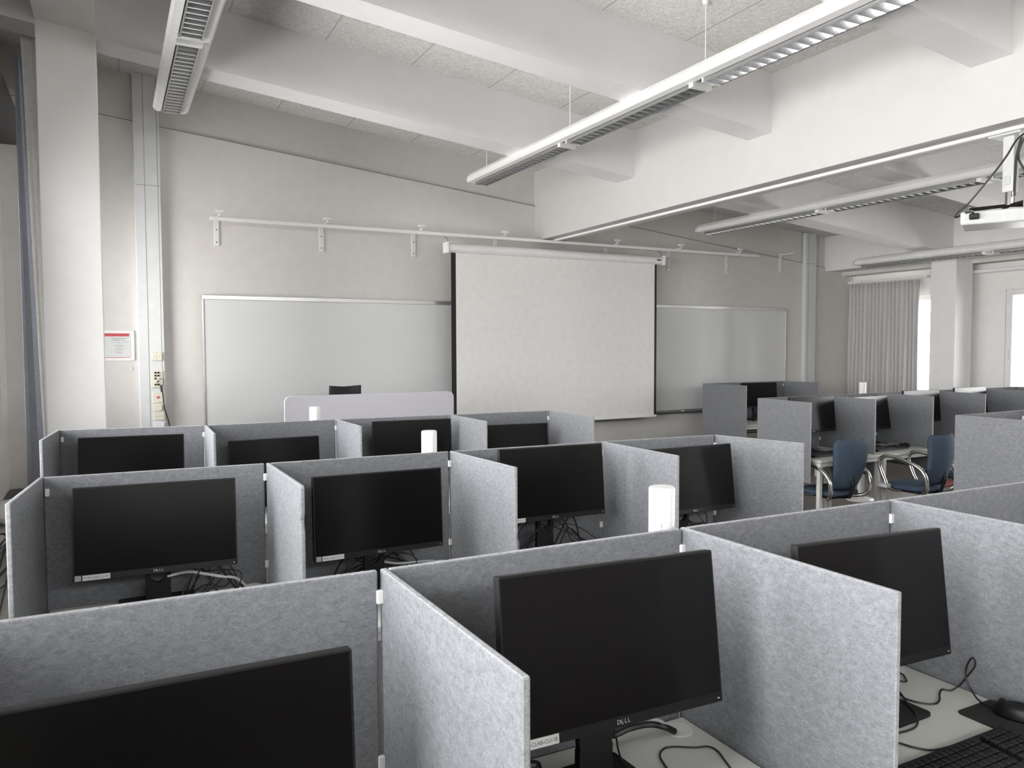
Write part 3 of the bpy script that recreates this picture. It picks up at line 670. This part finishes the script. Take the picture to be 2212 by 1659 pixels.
# ------------------------------------------------------------------ cables on the desks
def cable(pts, r, label, mt='cable', grp=None, n=7):
    pts = [(p[0], p[1], p[2] if len(p) > 2 else DT+r+.001) for p in pts]
    o = MB().tube(rsmooth(pts, n), r, 8).build('cable', mt, smooth=True); return tag(o, label, 'cable', grp)
cable([(1.06,1.25),(1.089,1.344),(1.108,1.394),(1.137,1.417),(1.166,1.413),(1.205,1.388),(1.237,1.376),(1.242,1.349),(1.227,1.309),(1.209,1.26)], .0022, 'thin black cable looping on the desk right of central monitor')
cable([(1.0,1.46,.85),(1.046,1.51,.79),(1.049,1.487,.748),(1.026,1.445,.742),(1.003,1.394,.742),(.99,1.33,.742)], .0024, 'thin black cable falling over the central monitor base')
cable([(.97,1.45,.80),(1.034,1.487,.752),(1.089,1.486,.758),(1.144,1.48,.757),(1.175,1.461,.752),(1.205,1.46,.735)], .0075, 'thick black cable running to round desk grommet, nearest row')
cable([(.97,1.44,.81),(1.05,1.47,.79),(1.10,1.47,.785),(1.16,1.465,.77),(1.20,1.462,.737)], .004, 'grey cable running above the thick black one to grommet', 'grey_plastic')
tg = 'black cables behind the mouse pad desk'
cable([(1.93,1.50),(2.01,1.441),(1.986,1.397),(1.97,1.391),(1.955,1.41),(1.90,1.46)], .0022, 'short hooked black cable under the right monitor', grp=tg)
cable([(1.86,1.42),(1.885,1.35),(1.876,1.317),(1.89,1.285),(1.913,1.265),(1.944,1.27),(1.986,1.297),(2.016,1.309),(2.03,1.295),(2.05,1.29,.735),(2.052,1.278,.75),(2.055,1.265,.774),(2.056,1.245,.809),(2.056,1.247,.828),(2.056,1.254,.829),(2.056,1.264,.811),(2.055,1.269,.786),(2.053,1.264,.761),(2.05,1.246,.739),(2.03,1.215,.732),(2.025,1.18,.732)], .0024, 'black mouse cable with a raised loop beside the pad', grp=tg)
cable([(1.60,1.24),(1.648,1.178),(1.663,1.146),(1.69,1.118),(1.738,1.10,.735)], .0024, 'black keyboard cable crossing the desk at bottom right', grp=tg)
cable([(1.87,1.36),(1.878,1.344,.74),(1.83,1.28,.740),(1.80,1.235,.737),(1.776,1.216),(1.742,1.205),(1.69,1.209),(1.62,1.23)], .0024, 'black cable lying over the right monitor base', grp=tg)
def tangle(x0, x1, y0, y1, n_, seed, label, zmax=.13, r=.0024):
    rd = random.Random(seed); mb = MB()
    for i in range(n_):
        pts = []; m_ = rd.randint(4, 5)
        for j in range(m_):
            u = j/(m_-1)
            pts.append((x0+(x1-x0)*(u*.8+rd.random()*.25), y0+(y1-y0)*rd.random(), DT+.004+(rd.random()**1.2*zmax if 0 < j < m_-1 else 0)))
        mb.tube(rsmooth(pts, 6), r if i % 4 else r*1.6, 6)
    o = mb.build('cable_tangle', 'cable', smooth=True); return tag(o, label, 'cables', 'cable tangles behind the monitors', 'stuff')
tangle(.62, .84, 1.36, 1.50, 7, 1, 'tangle of black cables left under the central monitor', .07)
tangle(.20, .47, 3.06, 3.18, 8, 2, 'tangle of black cables right of monitor 09 stand')
tangle(.70, 1.22, 3.02, 3.15, 10, 3, 'tangle of black cables around monitor 10 stand', .12)
tangle(1.50, 2.06, 2.98, 3.13, 9, 4, 'tangle of black cables around monitor 11 stand', .17)
tangle(2.35, 2.75, 2.96, 3.06, 6, 5, 'tangle of black cables under second row right end monitor', .15)
tangle(5.30, 5.80, 4.95, 5.10, 7, 6, 'tangle of cables under the monitor by the nearest blue chair', .05)
tangle(6.15, 6.75, 4.95, 5.10, 7, 8, 'tangle of cables behind the keyboard in the second right cell', .05)
tangle(7.2, 7.5, 7.2, 7.45, 5, 9, 'tangle of cables under the far whiteboard monitor', .08)
cable([(.17,3.11,.83),(.24,3.12,.835),(.297,3.12,.82),(.363,3.12,.80),(.405,3.12,.79),(.431,3.13,.77),(.455,3.14,.74),(.462,3.145,.728)], .0055, 'white cable arching from monitor 09 to the desk', 'cable_white')
cable([(.967,3.08,.79),(1.057,3.08,.768),(1.151,3.08,.763),(1.225,3.1,.752),(1.26,3.12,.73)], .005, 'light grey cable beside the stand of monitor 10', 'grey_plastic')
cable([(1.60,3.05,.90),(1.585,3.05,.85),(1.61,3.04,.80),(1.60,3.03,.74)], .004, 'grey cable hanging left of the stand of monitor 11', 'grey_plastic')

# ------------------------------------------------------------------ white power columns
def column(x, y, label, a=0):
    t = thing('power_column', (x, y, 0), label, 'power column', 'white power columns behind the desk rows')
    R = .0365; z1 = 1.285
    # body slightly oval with a flat strip facing the front
    MB().lathe(x, y, [(R-.0005,.02),(R,.03),(R,z1-.004),(R-.0025,z1)], 40).build('column', 'tower_white', t, smooth=True)
    MB().cyl(x, y, z1-.0002, z1+.0015, R-.003, 40).build('top_cap', 'tower_white', t)
    sp = MB()
    an = [math.radians(-90+a+d) for d in range(-38, 39, 4)]
    for z0, z1_ in ((1.02, z1-.105),):
        vs = [(x+(R+.0012)*math.cos(q), y+(R+.0012)*math.sin(q), z) for z in (z0, z1_) for q in an]; n_ = len(an)
        sp.add(vs, [(i,i+1,i+1+n_,i+n_) for i in range(n_-1)])
    sp.build('socket_panel', 'white_metal', t, solid=.002)
    for s_ in (-41, 41):
        q = math.radians(-90+a+s_); MB().box(x+R*math.cos(q)-.0016, x+R*math.cos(q)+.0016, y+R*math.sin(q)-.002, y+R*math.sin(q)+.0016, .1, z1-.095).build('seam', 'grey_plastic', t)
    MB().lathe(x, y, [(.15,0),(.15,.012),(.14,.02),(.05,.026)], 40).build('base', 'tower_white', t, smooth=True)
column(1.358, 1.707, 'large white cylindrical power column behind the nearest row')
column(1.322, 3.388, 'white cylindrical power column behind the second row')
column(1.203, 5.158, 'white cylindrical power column behind the third row, before light panel')
column(7.235, 5.675, 'white cylindrical power column behind the right block, before curtain')

# ------------------------------------------------------------------ chairs
def star_base(t, x, y, rad, mt):
    for i in range(5):
        a = 2*PI*i/5+.3; d = Vector((math.cos(a), math.sin(a)))
        lg = MB().tube([(x+d.x*.02,y+d.y*.02,.105),(x+d.x*rad*.6,y+d.y*rad*.6,.085),(x+d.x*rad,y+d.y*rad,.066)], .018, 8, .012).build('leg', mt, t, smooth=True)
        p = Vector((x,y))+d*rad; q = Vector((-d.y, d.x))
        MB().tube([(p.x-q.x*.022,p.y-q.y*.022,.028),(p.x+q.x*.022,p.y+q.y*.022,.028)], .028, 14).build('caster', 'black_plastic', lg)
def blue_chair(x, y, rz, zs, label, papers=False):
    t = thing('swivel_chair', (x, y, 0), label, 'chair', 'blue swivel chairs at the right block')
    R = Matrix.Translation((x, y, 0)) @ Matrix.Rotation(rz, 4, 'Z')   # local +y = forward
    st = MB()
    def seat(u, v):
        a = v*2*PI; ph = (u-.5)*PI; c_ = math.copysign(abs(math.cos(a))**.55, math.cos(a)); s_ = math.copysign(abs(math.sin(a))**.55, math.sin(a))
        r_ = max(0, math.cos(ph))**.25
        return (.208*r_*c_, .03+.215*r_*s_, zs-.028+.030*math.sin(ph)-(.02*max(0,s_*r_)**3))
    st.grid(seat, 10, 32).xf(R).build('seat', 'blue_fabric', t, smooth=True)
    bk = MB()
    def back(u, v):
        s_ = (u-.5)*2; z = zs+.02+v*.41; wv = .145+.050*math.sin(min(1, v*1.25)*PI/2)
        wv *= 1-.18*max(0, (v-.88)/.12)**2-.12*max(0, (.12-v)/.12)**2
        return (s_*wv, -.185-.10*v+.045*v*v+.055*s_*s_-.02*math.sin(v*PI), z)
    bk.grid(back, 14, 14).xf(R).build('backrest', 'blue_fabric', t, smooth=True, solid=.034, bevel=.0)
    for s_ in (-1, 1):
        pts = [(s_*.10,-.05,zs-.065),(s_*.20,-.15,zs-.06),(s_*.235,-.205,zs-.01),(s_*.245,-.20,zs+.09),(s_*.245,-.14,zs+.165),(s_*.242,.0,zs+.215),(s_*.24,.12,zs+.235),(s_*.238,.19,zs+.21),(s_*.236,.205,zs+.15),(s_*.234,.16,zs+.03),(s_*.225,.12,zs-.04),(s_*.12,.08,zs-.065)]
        ar_ = MB().tube(rsmooth(pts, 7), .0165, 10).xf(R).build('armrest', 'chrome', t, smooth=True)
    MB().tube([(0,-.06,zs-.07),(0,-.20,zs-.05),(0,-.235,zs+.06),(0,-.225,zs+.14)], .016, 8).xf(R).build('back_bar', 'dark_plastic', t)
    MB().box(-.09, .09, -.09, .11, zs-.085, zs-.055).xf(R).build('mechanism', 'dark_plastic', t, bevel=.01)
    MB().cyl(x, y, .25, zs-.07, .013, 14).build('gas_column', 'chrome', t, smooth=True)
    MB().cyl(x, y, .08, .27, .026, 16).build('column_sleeve', 'black_plastic', t, smooth=True)
    star_base(t, x, y, .29, 'dark_plastic')
    if papers:
        MB().box(-.30, -.235, .10, .20, zs-.03, zs+.0).xf(R).build('arm_tag', 'sticker', t, label='small white plate on the arm')
    return t
blue_chair(5.475, 4.60, .0, .465, 'blue swivel chair nearest the aisle, tucked under the desk')
blue_chair(6.16, 4.27, .12, .50, 'blue swivel chair turned sideways with free chrome armrest', True)
blue_chair(7.08, 4.40, .0, .50, 'blue swivel chair mostly hidden by the felt screen at right')
# teacher's place
t = thing('desk_panel', (2.10, 6.80, .70), 'light lilac rounded fabric panel on the front desk', 'desk screen')
P = rrect(1.325, 2.905, .62, 1.262, .055, 6)
MB().sweep([(px_, 6.79, pz_) for px_, pz_ in P], (0,.03,0)).build('panel', 'lilac_fabric', t, bevel=.004)
MB().box(1.5, 1.56, 6.82, 6.84, .62, .735).build('bracket', 'white_metal', t); MB().box(2.66, 2.72, 6.82, 6.84, .62, .735).build('bracket', 'white_metal', t)
t = thing('teacher_desk', (2.10, 7.2, 0), 'white front desk behind the lilac panel', 'desk')
MB().box(1.31, 2.91, 6.84, 7.55, .705, .73).build('tabletop', 'desk_top', t, bevel=.003)
for x in (1.36, 2.80):
    for y in (6.88, 7.45): MB().box(x, x+.06, y, y+.06, 0, .705).build('leg', 'desk_frame', t, bevel=.003)
t = thing('office_chair', (2.03, 7.62, 0), 'black office chair behind the lilac panel, only top visible', 'chair')
def bk2(u, v):
    s_ = (u-.5)*2; z = .56+v*.745+.004*abs(s_)**3*v
    return (2.02+s_*(.17-.02*v), 7.30+.045*s_*s_*-1-.0*v+.03*math.sin(v*PI)+.12, z-.004*math.cos(s_*PI*1.0)*v)
MB().grid(bk2, 14, 10).build('backrest', 'black_fabric', t, smooth=True, solid=.03)
MB().prism(rrect(1.79, 2.25, 7.30, 7.70, .06, 4), .45, .52).build('seat', 'black_fabric', t, bevel=.02)
MB().cyl(2.02, 7.52, .09, .45, .025, 14).build('gas_column', 'chrome', t)
star_base(t, 2.02, 7.52, .27, 'black_plastic')

# ------------------------------------------------------------------ curtains
def curtain(x, y0, y1, z0, z1, mt, nm, folds, amp, label, seed=1, axis='y', slant=0):
    rd = random.Random(seed); ph = [rd.uniform(-.7, .7) for _ in range(folds*2+3)]
    def fn(u, v):
        k_ = u*folds; f_ = ph[int(k_)]*(1-k_%1)+ph[int(k_)+1]*(k_ % 1)
        o_ = amp*(.75+.25*v)*math.sin(2*PI*k_+f_)+amp*.35*math.sin(2*PI*k_*2.3+f_*3)*v
        z = z0+(z1-z0)*(1-v) ; yy = y0+(y1-y0)*(u+.006*math.sin(8*PI*u+5*v))+slant*v*(1-u)
        return (x+o_, yy, z)
    t = thing(nm, (x, (y0+y1)/2, z0), label, 'curtain')
    MB().grid(fn, folds*14, 14).build('cloth', mt, t, smooth=True, solid=.004)
    return t
t = curtain(9.80, 6.82, 7.93, .25, 2.585, 'curtain', 'curtain', 17, .042, 'grey pleated curtain over the far right window', 3)
MB().box(9.785, 9.815, 6.70, 7.97, 2.60, 2.63).build('curtain_rail', 'white_metal', t, bevel=.003)
for i in range(16):
    y = 6.84+i*.072; MB().tube([(9.80,y,2.575),(9.80,y,2.60)], .008, 6).build('hook', 'white_metal', t)
t = thing('curtain', (9.84, 7.93, .3), 'narrow white curtain lining at the far right corner', 'curtain')
MB().grid(lambda u, v: (9.86+.02*math.sin(u*9), 7.90+.07*u-.0*v, 2.50-2.2*v), 16, 8).build('cloth', 'curtain_light', t, smooth=True, solid=.003)
t = thing('curtain', (-.50, 6.6, .35), 'slate grey curtain bunch hanging left of the white pillar', 'curtain')
def fn(u, v):
    a = u*PI*6; zz = .35+(3.75-.35)*(1-v)
    return (-.548+u*(.05+.125*v)+.004*math.sin(a), 6.55+.018*math.sin(a*.5)*(.6+.4*v), zz)
MB().grid(fn, 60, 16).build('cloth', 'curtain_slate', t, smooth=True, solid=.004)
t = thing('curtain', (-.42, 6.35, .35), 'light grey curtain edge hanging beside the white pillar', 'curtain')
def fn(u, v):
    a = u*PI*4; zz = .35+(3.98-.35)*(1-v)
    return (-.50+.085*v+u*(.11-.055*v)+.001*math.sin(a), 6.44+.006*math.sin(a), zz)
MB().grid(fn, 40, 16).build('cloth', 'curtain_light', t, smooth=True, solid=.004)
# ------------------------------------------------------------------ left window bench and things on it
t = thing('radiator_cover', (-.62, 3, 0), 'beige low radiator cover along the left window wall', 'radiator cover')
MB().box(-.795, -.45, -3, 7.2, 0, .47).build('case', 'beige', t, bevel=.005)
MB().box(-.797, -.44, -3, 7.2, .47, .49).build('top', 'beige', t, bevel=.003)
tag(MB().box(-.79, -.42, 7.25, 7.93, 0, .46).build('low_cabinet', 'dark_grey', bevel=.004), 'dark grey low cabinet in the far left window corner', 'cabinet')
def bag(u, v):
    a = v*2*PI; ph = (u-.5)*PI
    return (-.63+.115*math.cos(ph)*math.cos(a), 6.2+.2*math.cos(ph)*math.sin(a), .57+.075*math.sin(ph)+.01*math.sin(5*a))
tag(MB().grid(bag, 10, 20).build('cloth_bag', 'curtain_light', smooth=True), 'pale cloth bag lying at the left edge by the window', 'bag')
tangle(-.68, -.47, 3.8, 5.6, 8, 21, 'tangle of dark cables on the left radiator cover', .10, .004).location.z += (.49-DT)
tag(MB().box(8.30, 8.95, 5.55, 5.95, 0, .07).build('floor_box', 'red_box', bevel=.01), 'flat reddish box on the floor behind the second blue chair', 'box')
t = thing('power_strip', (5.45, 4.99, .60), 'red and white power strip in tray under the first right desk', 'power strip')
MB().box(5.33, 5.60, 4.94, 4.99, .6005, .64).build('case', 'red_box', t, bevel=.004)
for i in range(3): MB().box(5.36+i*.075, 5.41+i*.075, 4.93, 4.96, .61, .67).build('plug', 'sticker', t, bevel=.006)

for o in bpy.data.objects:
    if '_w' in o: del o['_w']
